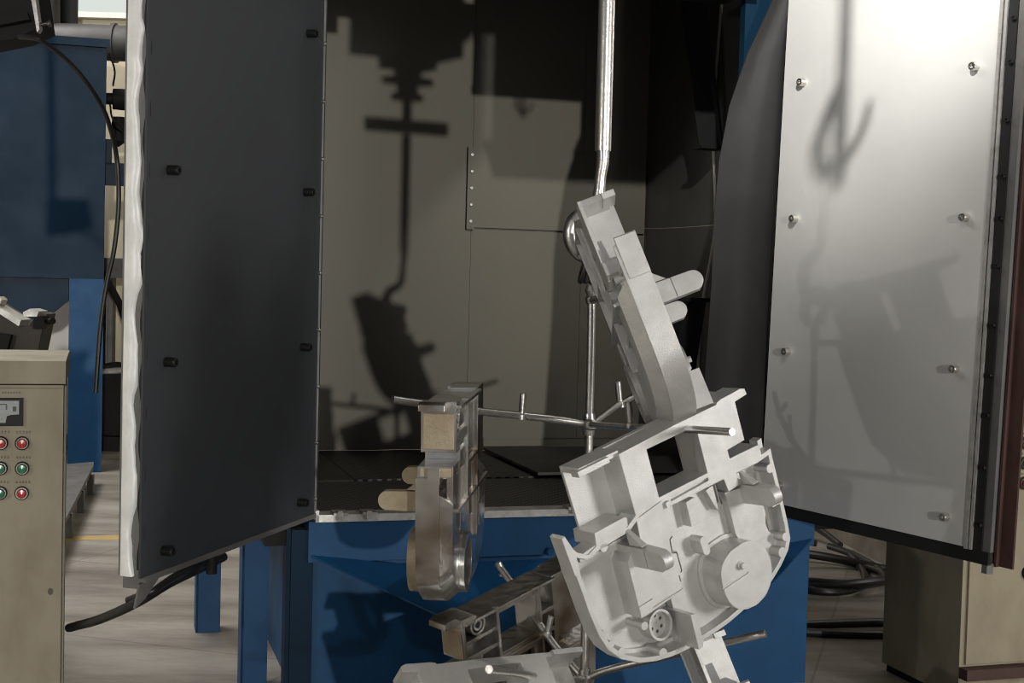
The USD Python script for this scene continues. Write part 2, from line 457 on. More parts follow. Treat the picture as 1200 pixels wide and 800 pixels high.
# two lining sheets meeting in a crooked welded seam on the right wall
seam = [(SR - 0.012, 1.15, ZR), (SR - 0.014, 1.22, 2.3), (SR - 0.014, 1.17, 1.78), (SR - 0.014, 1.29, 1.35), (SR - 0.014, 1.30, ZF)]
obj('seam_weld', tube(seam, 0.009, 8, 10), 'weld', mach)
obj('seam_weld', tube([(SR - 0.006, DB, 1.80), (SR - 0.006, 1.6, 1.79), (SR - 0.006, 0.8, 1.79)], 0.003, 6), 'weld', mach)
a0 = [(p[1], p[2]) for p in seam]
for poly in ([(DB, ZR)] + a0 + [(DB, ZF)], a0[::-1] + [(0.1, ZR), (0.1, ZF)][::1]):
    if poly[0] == (DB, ZR):
        g = prism(poly, 0, 0.008)
    else:
        g = prism(a0 + [(0.1, ZF), (0.1, ZR)], 0, 0.010)
    q = tm(g)
    v = q.vertices.copy()
    q.vertices = np.stack([SR - v[:, 2], v[:, 0], v[:, 1]], 1)
    q.fix_normals()
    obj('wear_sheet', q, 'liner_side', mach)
# floor plates
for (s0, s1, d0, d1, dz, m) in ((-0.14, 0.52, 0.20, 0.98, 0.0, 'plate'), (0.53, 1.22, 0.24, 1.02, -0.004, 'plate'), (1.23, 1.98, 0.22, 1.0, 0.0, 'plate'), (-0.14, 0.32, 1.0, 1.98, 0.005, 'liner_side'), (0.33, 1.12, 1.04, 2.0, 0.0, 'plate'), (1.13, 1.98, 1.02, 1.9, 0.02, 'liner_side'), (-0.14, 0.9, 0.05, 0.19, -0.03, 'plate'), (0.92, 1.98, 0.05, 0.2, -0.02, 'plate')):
    obj('floor_plate', box((s0, d0, ZF - 0.058 + dz), (s1, d1, ZF - 0.046 + dz)), m, mach)
# black angle bar and bracket by the right wall
b0, b1 = toM(at(806, -30, 6.2)), toM(at(831, 172, 6.2))
obj('angle_bar', [beam(b0, b1, 0.10, 0.012, (0, 1, 0)), beam(b0 + (0.05, 0, 0), b1 + (0.05, 0, 0), 0.012, 0.08, (0, 1, 0)), box(b1 + (-0.06, -0.05, -0.012), b1 + (0.06, 0.05, 0.004))], 'black', mach)
b0, b1 = toM(at(811, 352, 6.0)), toM(at(797, 440, 6.0))
obj('bracket', [beam(b0, b1, 0.09, 0.012, (0, 1, 0)), beam(b0 + (0.045, 0, 0), b1 + (0.045, 0, 0), 0.015, 0.07, (0, 1, 0)), beam(b0 + (-0.045, 0, 0), b1 + (-0.045, 0, 0), 0.015, 0.07, (0, 1, 0)), box(b0 + (-0.08, -0.04, -0.005), b0 + (0.07, 0.05, 0.012))], 'black', mach)

# left door: local x along the door from the hinge to the free edge, y towards its outside, z up
def door_frame(hinge, free, inside, lean=0.0):
    x = np.array(free, float) - np.array(hinge, float)
    L = np.linalg.norm(x)
    x = np.append(x / L, 0)
    z = np.array([0, 0, 1.0])
    y = np.cross(z, x)
    if y[:2] @ np.array(inside) > 0:
        y = -y
    if lean:
        x, z = x * math.cos(lean) - z * math.sin(lean), z * math.cos(lean) + x * math.sin(lean)
    m = np.eye(4)
    m[:3, 0], m[:3, 1], m[:3, 2], m[:3, 3] = x, y, z, (*hinge, ZF)
    return m, L


def inv_machine(g, m):
    """Door coordinates to the cabinet's own coordinates."""
    g = tm(g).copy()
    if np.linalg.det(m[:3, :3]) < 0:
        g.faces = g.faces[:, ::-1]
    W = np.eye(4)
    W[:3, 0], W[:3, 1], W[:3, 3] = E1, E2, MO
    g.vertices = trimesh.transform_points(g.vertices, np.linalg.inv(W) @ m)
    return g


DM, DL = door_frame((-0.648, 4.575), (-0.950, 3.52), (1, 0))
HT = 2.35
dn = lambda g: inv_machine(g, DM)
ldoor = obj('door', dn(box((0.02, 0.004, 0.0), (DL - 0.03, 0.075, HT))), 'black', mach, 'open left door with charcoal inner sheet and torn white foil on its edge')
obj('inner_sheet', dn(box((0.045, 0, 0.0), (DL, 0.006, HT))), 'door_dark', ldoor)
obj('hinge_flange', dn(box((-0.02, 0.002, 0.0), (0.04, 0.01, HT))), 'door_dark', ldoor)
obj('bottom_rail', dn(box((0.0, -0.004, -0.014), (DL - 0.02, 0.06, 0.002))), 'grey', ldoor)
# edge: black torn seal and crumpled foil facing the camera
zz = np.linspace(0, HT, 90)
w = 0.027 + 0.022 * (meshkit.noise(np.stack([zz * 9, zz * 0, zz * 0], 1), 3) - 0.5) + 0.012 * (meshkit.noise(np.stack([zz * 26, zz * 0, zz * 0], 1), 5) - 0.5)
w = np.where(zz < 0.28, w + 0.012 * np.sin(zz * 18) + 0.008, w)
rows = []
for z, ww in zip(zz, w):
    bulge = 0.006 * meshkit.noise(np.array([[z * 14, 1.0, 2.0]]), 8)[0]
    rows.append([(DL - 0.028, ww, z), (DL - 0.016 + bulge, ww + 0.006, z), (DL - 0.017 + bulge * 1.2, (ww + 0.078) / 2, z), (DL - 0.018 + bulge * 0.5, 0.070, z), (DL - 0.03, 0.079, z)])
g = np.array(rows)
gm = np.concatenate([g[:, :, :1], g[:, :, 1:2], g[:, :, 2:]], 2)
f = []
for i in range(89):
    for j in range(4):
        a = i * 5 + j
        f += [(a, a + 1, a + 6), (a, a + 6, a + 5)]
ft = trimesh.Trimesh(gm.reshape(-1, 3), f, process=False)
obj('foil_tape', dn(ft), 'foil', ldoor, smooth=True)
obj('edge_plate', dn(box((DL - 0.045, 0.012, 0.0), (DL - 0.022, 0.079, HT))), 'grey', ldoor)
obj('torn_seal', dn(tube([(DL - 0.016, 0.010 + 0.004 * math.sin(z * 40), z) for z in np.linspace(0.02, HT, 60)], 0.008, 6, 2)), 'rubber', ldoor)
for x, z in [(p, q) for p, q in ((DL - 0.11, 1.068), (DL - 0.11, 0.560), (DL - 0.11, 0.054), (0.135, 1.58), (0.135, 1.07), (0.135, 0.567), (0.135, 0.058))]:
    obj('bolt', dn(bolt((x, 0.001, z), (0, -1, 0), 0.0135, 0.034)), 'bolt_black', ldoor)
for z in np.arange(0.05, 2.3, 0.19):
    obj('hinge_screw', dn(bolt((0.0, 0.002, z), (0, -1, 0), 0.007, 0.006)), 'bolt_zinc', ldoor)
obj('latch_pin', dn(cyl((0.66, 0.03, -0.075), (0.66, 0.03, 0.0), 0.016)), 'black', ldoor)
obj('corner_bracket', [dn(box((DL - 0.10, 0.02, -0.035), (DL - 0.03, 0.07, 0.0))), dn(slab([(DL - 0.13, 0.01, 0.0), (DL - 0.02, 0.02, -0.02), (DL - 0.02, 0.03, -0.085), (DL - 0.06, 0.03, -0.065)], 0.006))], 'grey', ldoor)

# right door
RM, RL = door_frame((0.955, 5.135), (1.493, 4.423), (-1, -1), math.radians(1.7))
rn = lambda g: inv_machine(g, RM)
rdoor = obj('door', rn(box((0.0, 0.006, -0.02), (RL + 0.02, 0.07, HT))), 'black', mach, 'open right door with bright galvanised inner sheet and rusty brown edge')
obj('inner_sheet', rn(box((0.0, 0.0, 0.0), (RL, 0.007, HT))), 'door_bright', rdoor)
obj('trim_strip', rn(box((RL, -0.004, -0.005), (RL + 0.012, 0.02, HT))), 'trim', rdoor)
obj('trim_strip', rn(box((RL + 0.017, -0.002, -0.005), (RL + 0.027, 0.02, HT))), 'trim', rdoor)
obj('edge_seal', rn(box((RL + 0.027, 0.005, -0.005), (RL + 0.060, 0.05, HT))), 'rubber', rdoor)
obj('edge_angle', rn(box((RL + 0.056, 0.012, -0.045), (RL + 0.088, 0.06, HT))), 'grey', rdoor)
obj('rusty_channel', [rn(box((RL + 0.08, 0.05, -0.05), (RL + 0.146, 0.06, HT))), rn(box((RL + 0.092, 0.03, -0.05), (RL + 0.100, 0.06, HT)))], 'rust', rdoor, 'rust brown channel along the door edge')
obj('bottom_rail', rn(box((-0.02, 0.002, -0.045), (RL + 0.088, 0.065, -0.004))), 'rubber', rdoor)
for x, z in ((0.094, 1.555), (0.094, 1.06), (0.094, 0.57), (0.094, 0.07), (RL - 0.075, 1.555), (RL - 0.075, 1.07), (RL - 0.075, 0.575), (RL - 0.075, 0.085)):
    obj('bolt', rn(bolt((x, 0.001, z), (0, -1, 0), 0.0145, 0.026)), 'bolt_zinc', rdoor)
for z in np.arange(0.1, 2.3, 0.16):
    obj('seal_clip', rn(bolt((RL + 0.052, 0.004, z + 0.02 * math.sin(z * 50)), (0, -1, 0), 0.008, 0.012)), 'bolt_black', rdoor)
obj('latch_stub', rn(cyl((RL + 0.07, 0.03, -0.075), (RL + 0.07, 0.03, -0.04), 0.02, n=6)), 'grey', rdoor)

# rubber curtain between the chamber and the right door
lb = [(915, -40), (907, 0), (877, 62), (855, 125), (843, 187), (837, 250), (834, 331), (829, 400), (824, 470), (818, 540), (815, 590)]
rb = [(946, -40), (942, 0), (938, 62), (935, 125), (932, 187), (929, 250), (925, 331), (922, 400), (918, 470), (915, 540), (913, 590)]
rows = []
for i, (a, b) in enumerate(zip(lb, rb)):
    row = []
    for j, t in enumerate(np.linspace(0, 1, 9)):
        x, y = a[0] + (b[0] - a[0]) * t, a[1] + (b[1] - a[1]) * t
        row.append(at(x, y, 5.03 + 0.13 * t + 0.02 * math.sin(t * 7 + i * 0.3) + 0.035 * (1 - t) ** 2 + 0.012 * math.sin(i * 1.3) * t))
    rows.append(row)
cur = obj('rubber_curtain', sheet(rows, 0.006), 'curtain')
tag(cur, 'dark rubber curtain hanging between the chamber and the bright door', 'curtain')

# ------------------------------------------------------------------ castings
def mm(*p):
    return [(a / 1000, b / 1000) for a, b in p]


PLATE = mm((-113, 194), (66, 201), (208, 203), (209, 207), (225, 211), (266, 213), (266, 87), (206, 83), (206, 60), (307, 59), (309, 31), (288, 28), (241, 23), (216, 20), (214, -14), (178, -18), (171, 26), (131, 28), (129, 22), (-10, 20), (-13, 28), (-30, 26), (-21, -63), (-33, -92), (-20, -95), (-19, -145), (-31, -154), (-33, -189), (-81, -197), (-158, -205), (-171, -204), (-168, -63), (-140, -30), (-116, -21), (-111, 37))
HOLE = mm((-32, 175), (128, 176), (128, 52), (-32, 51))
RIM = mm((-316, 53), (-316, -24), (-311, -76), (-307, -130), (-298, -193), (-285, -233), (-256, -272), (-207, -305), (-161, -322), (-114, -332), (-68, -336), (-40, -337), (34, -334), (79, -330), (127, -321), (200, -307), (244, -288), (283, -265), (318, -237), (335, -210), (339, -165), (341, -62), (341, -3), (342, 36), (318, 32), (288, 28), (208, 30), (-10, 30), (-112, 37), (-143, 20), (-240, 12), (-268, 2), (-296, 20))
FLOOR2 = mm((-31, -195), (-33, -92), (-21, -56), (-30, 26), (171, 26), (172, -54), (280, -54), (300, -180), (330, -210), (283, -263), (200, -305), (127, -318), (-30, -333), (-50, -330), (-50, -200))
RP = mm((175, -54), (172, -20), (240, -30), (282, -60), (284, -120), (264, -180), (185, -170), (174, -131))
LEDGE = mm((-236, 43), (-143, 46), (-137, 41), (-140, 22), (-167, 14), (-205, 13), (-222, 2), (-240, 12))
DRUM = mm((57, -180), (67, -160), (100, -141), (145, -136), (172, -141), (197, -156), (212, -178), (219, -210), (214, -244), (199, -272), (176, -292), (142, -302), (106, -299), (81, -287), (62, -264), (55, -238), (53, -212))
RIB = mm((-64, -236), (-49, -239), (-46, -312), (-52, -324), (-66, -326))
DC = (0.136, -0.219)



def cross(p):
    return m3.CrossSection([np.asarray(p, float)], m3.FillRule.NonZero)


def circle(x, y, r, n=28, ry=None):
    th = np.arange(n) / n * 2 * np.pi
    return [(x + r * math.cos(a), y + (ry or r) * math.sin(a)) for a in th]


def finger(u, v, c0, c1, hv, tu, drop=0.0):
    """A tongue that stands out along c: thickness tu along u, height 2*hv along v, rounded nose."""
    pts = [(c0, v - hv * 1.02), (c1 - hv * 0.55, v - hv * 0.92 + drop)]
    for a in np.linspace(-75, 90, 12):
        pts.append((c1 - hv * 0.9 + hv * 0.9 * math.cos(math.radians(a)), v + hv * 0.92 * math.sin(math.radians(a)) + drop))
    pts.append((c0, v + hv * 1.05))
    g = tm(prism(pts, -tu / 2, tu / 2))
    p = g.vertices
    w = 1 + 0.18 * (c1 - p[:, 0]) / (c1 - c0)
    g.vertices = np.stack([u + p[:, 2] * w, p[:, 1], p[:, 0]], 1)
    g.fix_normals()
    return g


def casting_parts():
    T = -0.088
    low = [p for p in RIM if p[1] <= 0.0]
    body = m3.Manifold.batch_hull([cross(low).extrude(0.004).translate((0, 0, -0.056)), cross(low).offset(-0.030, m3.JoinType.Round).extrude(0.002).translate((0, 0, T))]) ^ prism([(-0.5, -0.5), (0.5, -0.5), (0.5, 0.2), (-0.5, 0.2)], T, -0.066)
    body += m3.Manifold.batch_hull([cross(low).extrude(0.004).translate((0, 0, -0.056)), cross(low).offset(-0.030, m3.JoinType.Round).extrude(0.002).translate((0, 0, T))]) - cross(low).offset(-0.022, m3.JoinType.Round).extrude(0.2).translate((0, 0, -0.066))
    body += prism(mm((-100, 36), (310, 34), (310, -60), (-100, -60)), T, -0.072)
    ring = cross(RIM) - cross(RIM).offset(-0.012, m3.JoinType.Round)
    body += ring.extrude(0.058).translate((0, 0, -0.058))
    body += prism(FLOOR2, -0.058, -0.036)
    body += prism(RP, -0.06, -0.010)
    body += prism(PLATE, T, 0.0)
    body += prism(mm((262, 213), (293, 215), (306, 210), (309, 194), (262, 189)), -0.065, 0.0)
    body += prism(mm((-228, 200), (-105, 200), (-105, 0), (-222, 0)), T, -0.079)
    body += prism(mm((-226, 200), (-105, 200), (-105, 187), (-228, 186)), T, -0.012)
    body += prism(mm((-237, 197), (-143, 199), (-142, 185), (-236, 182)), -0.03, 0.0)
    body += prism(LEDGE, T, 0.0)
    body += prism(mm((-326, 66), (-317, 70), (-300, 22), (-302, -30), (-318, -30)), -0.05, 0.0)
    body += prism(mm((-292, -8), (-226, 2), (-226, 16), (-290, 8)), -0.06, -0.004)
    body += prism(mm((330, 58), (346, 60), (342, 20), (328, 20)), -0.06, -0.03)
    # front pockets
    body -= prism(HOLE, T - 0.01, 0.01)
    body -= prism(mm((-8, -2), (132, 4), (132, 17), (-8, 15)), -0.03, 0.002).translate((0, 0.022, 0)) if False else prism(mm((0, 28), (126, 33), (126, 41), (0, 37)), -0.012, 0.01)
    body -= prism(mm((143, 11), (168, 11), (168, -45), (141, -47)), -0.066, 0.01)
    body -= prism(mm((-170, -174), (-128, -172), (-128, -174.5), (-170, -176.5)), -0.003, 0.01)
    body -= prism(mm((-131, -193), (-34, -187), (-34, -189.5), (-131, -195.5)), -0.003, 0.01)
    body -= prism(mm((-104, 28), (-30, 40), (-30, 42), (-104, 30)), -0.002, 0.01)
    body += prism(mm((45, 7), (72, 9), (75, -55), (43, -57)), -0.036, -0.004)
    body += prism(mm((118, 8), (143, 12), (143, -50), (138, -52)), -0.036, -0.012)
    body += prism(mm((-24, 34), (-12, 36), (-10, 20), (-22, 20)), -0.02, 0.008)
    for x, y, r in ((0.325, -0.013, 0.012), (0.321, -0.200, 0.012), (0.298, -0.234, 0.014), (-0.285, -0.192, 0.008), (-0.274, -0.226, 0.010), (-0.250, -0.256, 0.011), (-0.137, -0.312, 0.012), (0.225, -0.286, 0.012)):
        body += prism(circle(x, y, r, 16), -0.056, 0.0005)
    crack = LineString(mm((-24, -54), (-33, -59), (-36, -92), (-23, -97), (-22, -145), (-33, -154), (-34, -186))).buffer(0.0016, cap_style=2, join_style=2)
    body -= prism(list(crack.exterior.coords)[:-1], -0.012, 0.01)
    # the back: cells between ribs and the drum bore
    cells = [mm((-105, 186), (-45, 186), (-45, 108), (-105, 108)), mm((-105, 98), (-45, 98), (-45, 42), (-105, 42)), mm((142, 196), (256, 204), (256, 142), (142, 142)), mm((142, 132), (256, 132), (256, 96), (142, 92)),
             mm((142, 82), (198, 80), (198, 34), (142, 34)), mm((-100, 32), (-36, 20), (-30, -55), (-100, -18)), mm((-158, -70), (-42, -70), (-42, -120), (-158, -120)), mm((-158, -130), (-42, -130), (-42, -185), (-158, -190)),
             mm((212, 50), (296, 50), (296, 36), (212, 32)), mm((185, -62), (262, -62), (258, -125), (185, -125)), mm((-10, 15), (60, 15), (60, -50), (-10, -50)), mm((-15, -66), (40, -66), (30, -125), (-15, -125))]
    for k, c in enumerate(cells):
        body -= prism(c, T - 0.01, -0.022 if k < 9 else -0.05)
    body -= prism(circle(*DC, 0.062, 36), T - 0.01, -0.02)
    ribs = m3.Manifold()
    for p in (mm((-40, 42), (130, 42), (130, 34), (-40, 34)), mm((-112, 198), (260, 204), (260, 196), (-112, 190)), mm((132, 206), (142, 206), (142, -60), (132, -60)), mm((-42, 196), (-34, 196), (-34, -190), (-42, -190)), mm((-255, -58), (285, -50), (285, -58), (-255, -66))):
        ribs += prism(p, T - 0.012, T + 0.006)
    body += ribs - prism(HOLE, -0.2, 0.1)
    collar = (cross(circle(*DC, 0.078, 36)) - cross(circle(*DC, 0.062, 36))).extrude(0.02).translate((0, 0, T - 0.014))
    body += collar
    for r in (0.030, 0.017):
        body += (cross(circle(0.2, 0.172, r, 24)) - cross(circle(0.2, 0.172, r - 0.007, 24))).extrude(0.055).translate((0, 0, T + 0.006))
    RD = cross(DRUM).offset(-0.055, m3.JoinType.Round, 2, 96).offset(0.055, m3.JoinType.Round, 2, 128)
    drum = RD.extrude(0.085).translate((0, 0, -0.04)) - prism(circle(*DC, 0.062, 36), -0.05, 0.03)
    drum -= prism(mm((50, -218), (140, -211), (140, -215), (50, -222)), 0.0415, 0.06)
    fillet = RD.offset(0.010, m3.JoinType.Round, 2, 96).extrude(0.010).translate((0, 0, -0.038))
    drum += fillet - prism(circle(*DC, 0.062, 36), -0.05, 0.03)
    out = [('body', tm(body), 0), ('drum', tm(drum), 1)]
    f1 = join(finger(-0.138, -0.052, -0.075, 0.125, 0.026, 0.026), trimesh.convex.convex_hull(np.array([(-0.150, -0.024, 0.0), (-0.126, -0.024, 0.0), (-0.150, 0.018, -0.004), (-0.140, 0.018, -0.004), (-0.147, -0.024, 0.045), (-0.130, -0.024, 0.045)])))
    f1 = m3.Manifold(m3.Mesh(np.array(finger(-0.138, -0.052, -0.075, 0.125, 0.026, 0.026).vertices, np.float32), np.array(finger(-0.138, -0.052, -0.075, 0.125, 0.026, 0.026).faces, np.uint32)))
    f1 = f1 - prism([(-0.2, -0.1), (-0.1488, -0.1), (-0.1488, 0.1), (-0.2, 0.1)], 0.052, 0.0548)
    f1 = join(f1, trimesh.convex.convex_hull(np.array([(-0.150, -0.024, 0.0), (-0.126, -0.024, 0.0), (-0.150, 0.018, -0.004), (-0.140, 0.018, -0.004), (-0.147, -0.024, 0.045), (-0.130, -0.024, 0.045)])))
    out.append(('tongue', f1, 1))
    f2 = join(finger(0.236, -0.042, -0.06, 0.112, 0.026, 0.026), trimesh.convex.convex_hull(np.array([(0.224, -0.014, 0.0), (0.250, -0.014, 0.0), (0.226, 0.02, -0.004), (0.232, 0.02, -0.004), (0.226, -0.014, 0.04), (0.246, -0.014, 0.04)])))
    out.append(('tongue', f2, 1))
    out.append(('side_pad', join(prism(mm((264, 95), (268, 95), (268, 184), (264, 184)), -0.083, -0.006), prism(mm((305, 34), (310.5, 34), (308.5, 56), (303.5, 56)), -0.083, -0.006)), 1))
    out.append(('rib', tm(prism(RIB, -0.072, 0.048)), 0))
    ring = (cross(circle(-0.11, -0.254, 0.036, 32, 0.040)) - cross(circle(-0.11, -0.254, 0.029, 32, 0.033))).extrude(0.055).translate((0, 0, -0.073))
    out.append(('port_ring', tm(ring), 0))
    disc = cross(circle(-0.11, -0.254, 0.030, 32, 0.034))
    for a in range(6):
        x, y = -0.11 + 0.017 * math.cos(a * math.pi / 3 + 0.4), -0.254 + 0.020 * math.sin(a * math.pi / 3 + 0.4)
        disc -= cross(circle(x, y, 0.0042, 10))
    out.append(('port_disc', join(disc.extrude(0.008).translate((0, 0, -0.045)), prism(circle(-0.11, -0.254, 0.030, 24, 0.034), -0.073, -0.058)), 0))
    out.append(('boss', join(prism(circle(-0.168, -0.226, 0.0105, 18), -0.075, 0.0)), 0))
    out.append(('boss', tm(m3.Manifold.batch_hull([prism(circle(0.060, -0.100, 0.011, 14), -0.04, 0.006), prism(circle(0.062, -0.128, 0.011, 14), -0.04, 0.006)])), 0))
    out.append(('boss', tm(prism(circle(-0.221, 0.000, 0.011, 18), -0.075, 0.0)), 0))
    out.append(('screw', join(cyl((0.121, -0.186, 0.04), (0.121, -0.186, 0.049), 0.011), cyl((0.121, -0.186, 0.045), (0.121, -0.186, 0.060), 0.0085, n=6)), 2))
    return out


CAST = casting_parts()


def casting(label, o, R, mats, scale=1.0, mirror=False):
    R = np.array(R, float)
    u, s, vt = np.linalg.svd(R)
    R = u @ vt
    m = np.eye(4)
    m[:3, :3], m[3, :3] = R.T, o
    t = thing('gearbox_casting', label, 'casting', matrix=m, group='castings hung on the hanger')
    for name, g, k in CAST:
        g = g.copy()
        v = g.vertices * scale
        if mirror:
            v = v * (-1, 1, 1)
            g.faces = g.faces[:, ::-1]
        g.vertices = v
        obj(name, g, mats[k], t, smooth=30)
    return m


dull = ('cast', 'cast', 'cast')
raw = ('cast_raw', 'cast_tan', 'steel')
casting('matt blasted grey casting facing the camera, large drum at its lower right', (0.405, 3.30, 0.953), [[0.7957, -0.2878, 0.5329], [0.5168, -0.1362, -0.8452], [0.3158, 0.948, 0.0404]], dull)
casting('shiny unblasted casting hanging edge-on from the arm at far left', (-0.187, 3.63, 1.004), [[-0.1112, -0.0161, -0.9937], [-0.9922, -0.0543, 0.1119], [-0.0558, 0.9984, -0.0099]], raw)
casting('grey casting leaning edge-on below the hook, topmost of the hanging castings', (0.332, 3.52, 1.492), [[0.0620, -0.3814, 0.9239], [0.9736, 0.2205, 0.0], [-0.2262, 0.8977, 0.378]], dull, 1.06)
casting('shiny casting seen from behind with blue showing through its window', (0.020, 4.13, 0.396), [[-0.6737, -0.1087, -0.731], [-0.7013, -0.2177, 0.6788], [-0.2329, 0.97, 0.0704]], raw, 1.03)
casting('matt grey casting cut off by the bottom of the picture, below the shiny one', (0.084, 3.42, 0.386), [[0.8514, -0.3812, 0.3603], [0.5245, 0.6254, -0.5778], [-0.0051, 0.6809, 0.7324]], dull, 1.0, True)

# ------------------------------------------------------------------ hook, hanger tree
PY = 3.95
hk = thing('hoist_hook', 'steel hoist rod with a curled hook, hanging from the monorail above', 'hook', at(708, 200, PY))
H0 = at(708, 200, PY)
L = lambda x, y, Y=PY: at(x, y, Y) - H0
obj('rod', [lathe(L(706.5, 177), L(713, -60), [(0, 0), (0.0235, 0), (0.0235, 1), (0, 1)])], 'steel', hk)
obj('shank', tube([L(707, 172), L(706.5, 190), L(704, 207), L(702.5, 222), L(702, 232)], [0.018, 0.0175, 0.016, 0.017, 0.018], 16), 'steel', hk)
obj('hook', tube([L(702, 224), L(700, 238), L(689, 249), L(676, 256), L(669.5, 269), L(670.5, 284), L(680, 297), L(693, 301), L(703, 298), L(708, 288)], [0.017, 0.018, 0.021, 0.0235, 0.0235, 0.0225, 0.020, 0.017, 0.012], 16), 'steel', hk)
top = at(713, -60, PY)
ZB = top[2] + 0.02 - H0[2]
XB, YB = top[0] - H0[0], top[1] - H0[1]
obj('cross_bar', cyl((XB - 0.21, YB - 0.01, ZB + 0.02), (XB + 0.21, YB + 0.01, ZB + 0.02), 0.035), 'steel_dark', hk)
obj('spindle', [lathe((XB, YB, ZB), (XB, YB, ZB + 0.32), [(0, 0), (0.025, 0), (0.025, 0.45), (0.08, 0.46), (0.08, 0.56), (0.055, 0.57), (0.055, 0.70), (0.13, 0.71), (0.13, .8), (0.07, 0.81), (0.07, 1), (0, 1)])], 'steel_dark', hk)
obj('gear_motor', [box((XB - 0.25, YB - 0.2, ZB + 0.36), (XB + 0.22, YB + 0.25, ZB + 0.75)), box((XB - 0.12, YB - 0.12, ZB + 0.30), (XB + 0.12, YB + 0.12, ZB + 0.36))], 'blue_dark', hk)
obj('trolley', [box((XB - 0.12, YB - 0.3, ZB + 0.75), (XB + 0.12, YB + 0.3, ZB + 0.95)), cyl((XB - 0.16, YB - 0.2, ZB + 0.93), (XB + 0.16, YB - 0.2, ZB + 0.93), 0.06), cyl((XB - 0.16, YB + 0.2, ZB + 0.93), (XB + 0.16, YB + 0.2, ZB + 0.93), 0.06)], 'black', hk)
zrail = H0[2] + ZB + 0.95
rail = thing('monorail_beam', 'steel I-beam rail carrying the hoist above the cabinet', 'beam', (top[0], top[1], zrail))
obj('web', box((-0.01, -3, 0), (0.01, 3, 0.25)), 'blue_dark', rail)
obj('flange', box((-0.08, -3, -0.0), (0.08, 3, 0.015)), 'blue_dark', rail)
obj('flange', box((-0.08, -3, 0.235), (0.08, 3, 0.25)), 'blue_dark', rail)
for y in (-2.5, -1.2, 2.4):
    obj('drop_rod', cyl((0, y, 0.25), (0, y, 7 - zrail), 0.02), 'blue_dark', rail)

P0, P1 = at(694.5, 340, PY), at(690, 497, PY)
P2 = at(687, 640, PY)
P3 = at(685, 800, PY)
tree = thing('casting_hanger', 'steel hanger tree with eye ring, post and peg arms carrying the castings', 'hanger', P1)
l = lambda p: np.asarray(p) - P1
th = np.linspace(0, 2 * np.pi, 25)[:-1]
rc = l(at(692.5, 309, PY))
for k in (-1, 0, 1):
    ringpts = [rc + np.array([0.004 * k + 0.011 * k, 0, 0]) + np.array([0.014 * math.sin(a), 0.055 * math.cos(a), 0.050 * math.sin(a)]) for a in np.append(th, th[0])]
    obj('eye_ring', tube(ringpts, 0.009, 10, 3), 'steel_dark', tree)
obj('post', [tube([l(at(693.5, 338, PY)), l(at(692.5, 410, PY)), l(at(690.5, 490, PY)), l(at(690, 520, PY)), l(P2), l(P3)], 0.0125, 16)], 'steel', tree)
obj('collar', lathe(l(at(693.6, 334, PY)), l(at(693, 356, PY)), [(0, 0), (0.016, 0), (0.02, .3), (0.014, .5), (0.02, .7), (0.016, 1), (0, 1)]), 'steel', tree)
for y in (497, 640, 796):
    c = l(at(690.2 - (y - 497) * 0.018, y, PY))
    obj('hub', lathe(c - (0, 0, 0.032), c + (0, 0, 0.032), [(0, 0), (0.016, 0), (0.018, .25), (0.026, .35), (0.026, .65), (0.018, .75), (0.016, 1), (0, 1)]), 'steel', tree)


def arm(path, pegs=(), r=0.011):
    a = obj('arm', tube([l(p) for p in path], r, 14), 'steel', tree)
    for p, q in pegs:
        p, q = l(p), l(q)
        obj('peg', join(cyl(p, q, 0.0095), cyl(p + (q - p) * -0.12, p + (q - p) * 0.10, 0.0155)), 'steel', a)
    return a


arm([P1, at(640, 490, 3.87), at(560, 481.5, 3.76), at(460, 468, 3.62)], [(at(611, 488, 3.83), at(613.5, 461, 3.83))])
arm([P1, at(735, 500, 3.66), at(808, 503, 3.32), at(858, 506, 3.16)], [(at(738.5, 498, 3.64), at(736.5, 471, 3.64))], 0.0095)
arm([P1 + (0.01, 0.01, 0), at(727, 473, 4.2), at(765, 455, 4.42), at(800, 440, 4.6)], [(at(726.5, 474, 4.2), at(724, 447, 4.2)), (at(766, 457, 4.43), at(781, 446, 4.43))])
arm([at(693, 352, PY), at(716, 346, 3.75), at(745, 342, 3.60)], [])
hub3 = at(685, 796, PY)
arm([hub3, at(650, 756, 4.03), at(616, 707, 4.12), at(583, 660, 4.21)], [(at(641, 742, 4.05), at(646, 722, 4.05)), (at(590, 672, 4.2), at(584, 659, 4.2))])
arm([hub3, at(650, 797, 3.70), at(605, 788, 3.42), at(573, 784, 3.28)], [])
arm([hub3, at(715, 784, 3.92), at(800, 764, 3.84), at(897, 742, 3.75)], [])

# sixth casting, mostly below the picture
casting('grey casting hanging edge-on behind the drum, cut off by the picture bottom', (0.640, 3.62, 0.405), [[0.0305, -0.3814, 0.9239], [0.9736, 0.2205, 0.0589], [-0.2262, 0.8977, 0.378]], dull, 1.0)

# unseen hook above the view, placed so its soft shadow falls on the bright door
sp = np.array([0.885, 3.89, 2.665])
sh = thing('unseen_hook', 'unseen steel hook on a thin rod, placed to cast a hook shadow on the bright door', 'hook', sp)
obj('rod', tube([(0.0, 0, 4.45), (0.0, 0, 2.5), (0.0, 0, 0.12), (-0.005, 0, 0.075)], 0.009, 10), 'steel', sh)
obj('hook', tube(np.array([(-0.004, 0, 0.07), (-0.022, -0.006, 0.04), (-0.032, -0.008, 0.008), (-0.020, -0.005, -0.026), (0.008, 0.003, -0.034), (0.032, 0.008, -0.012), (0.040, 0.010, 0.016)]) * 1.15, [0.007, 0.008, 0.009, 0.009, 0.008, 0.007, 0.005], 12), 'steel', sh)
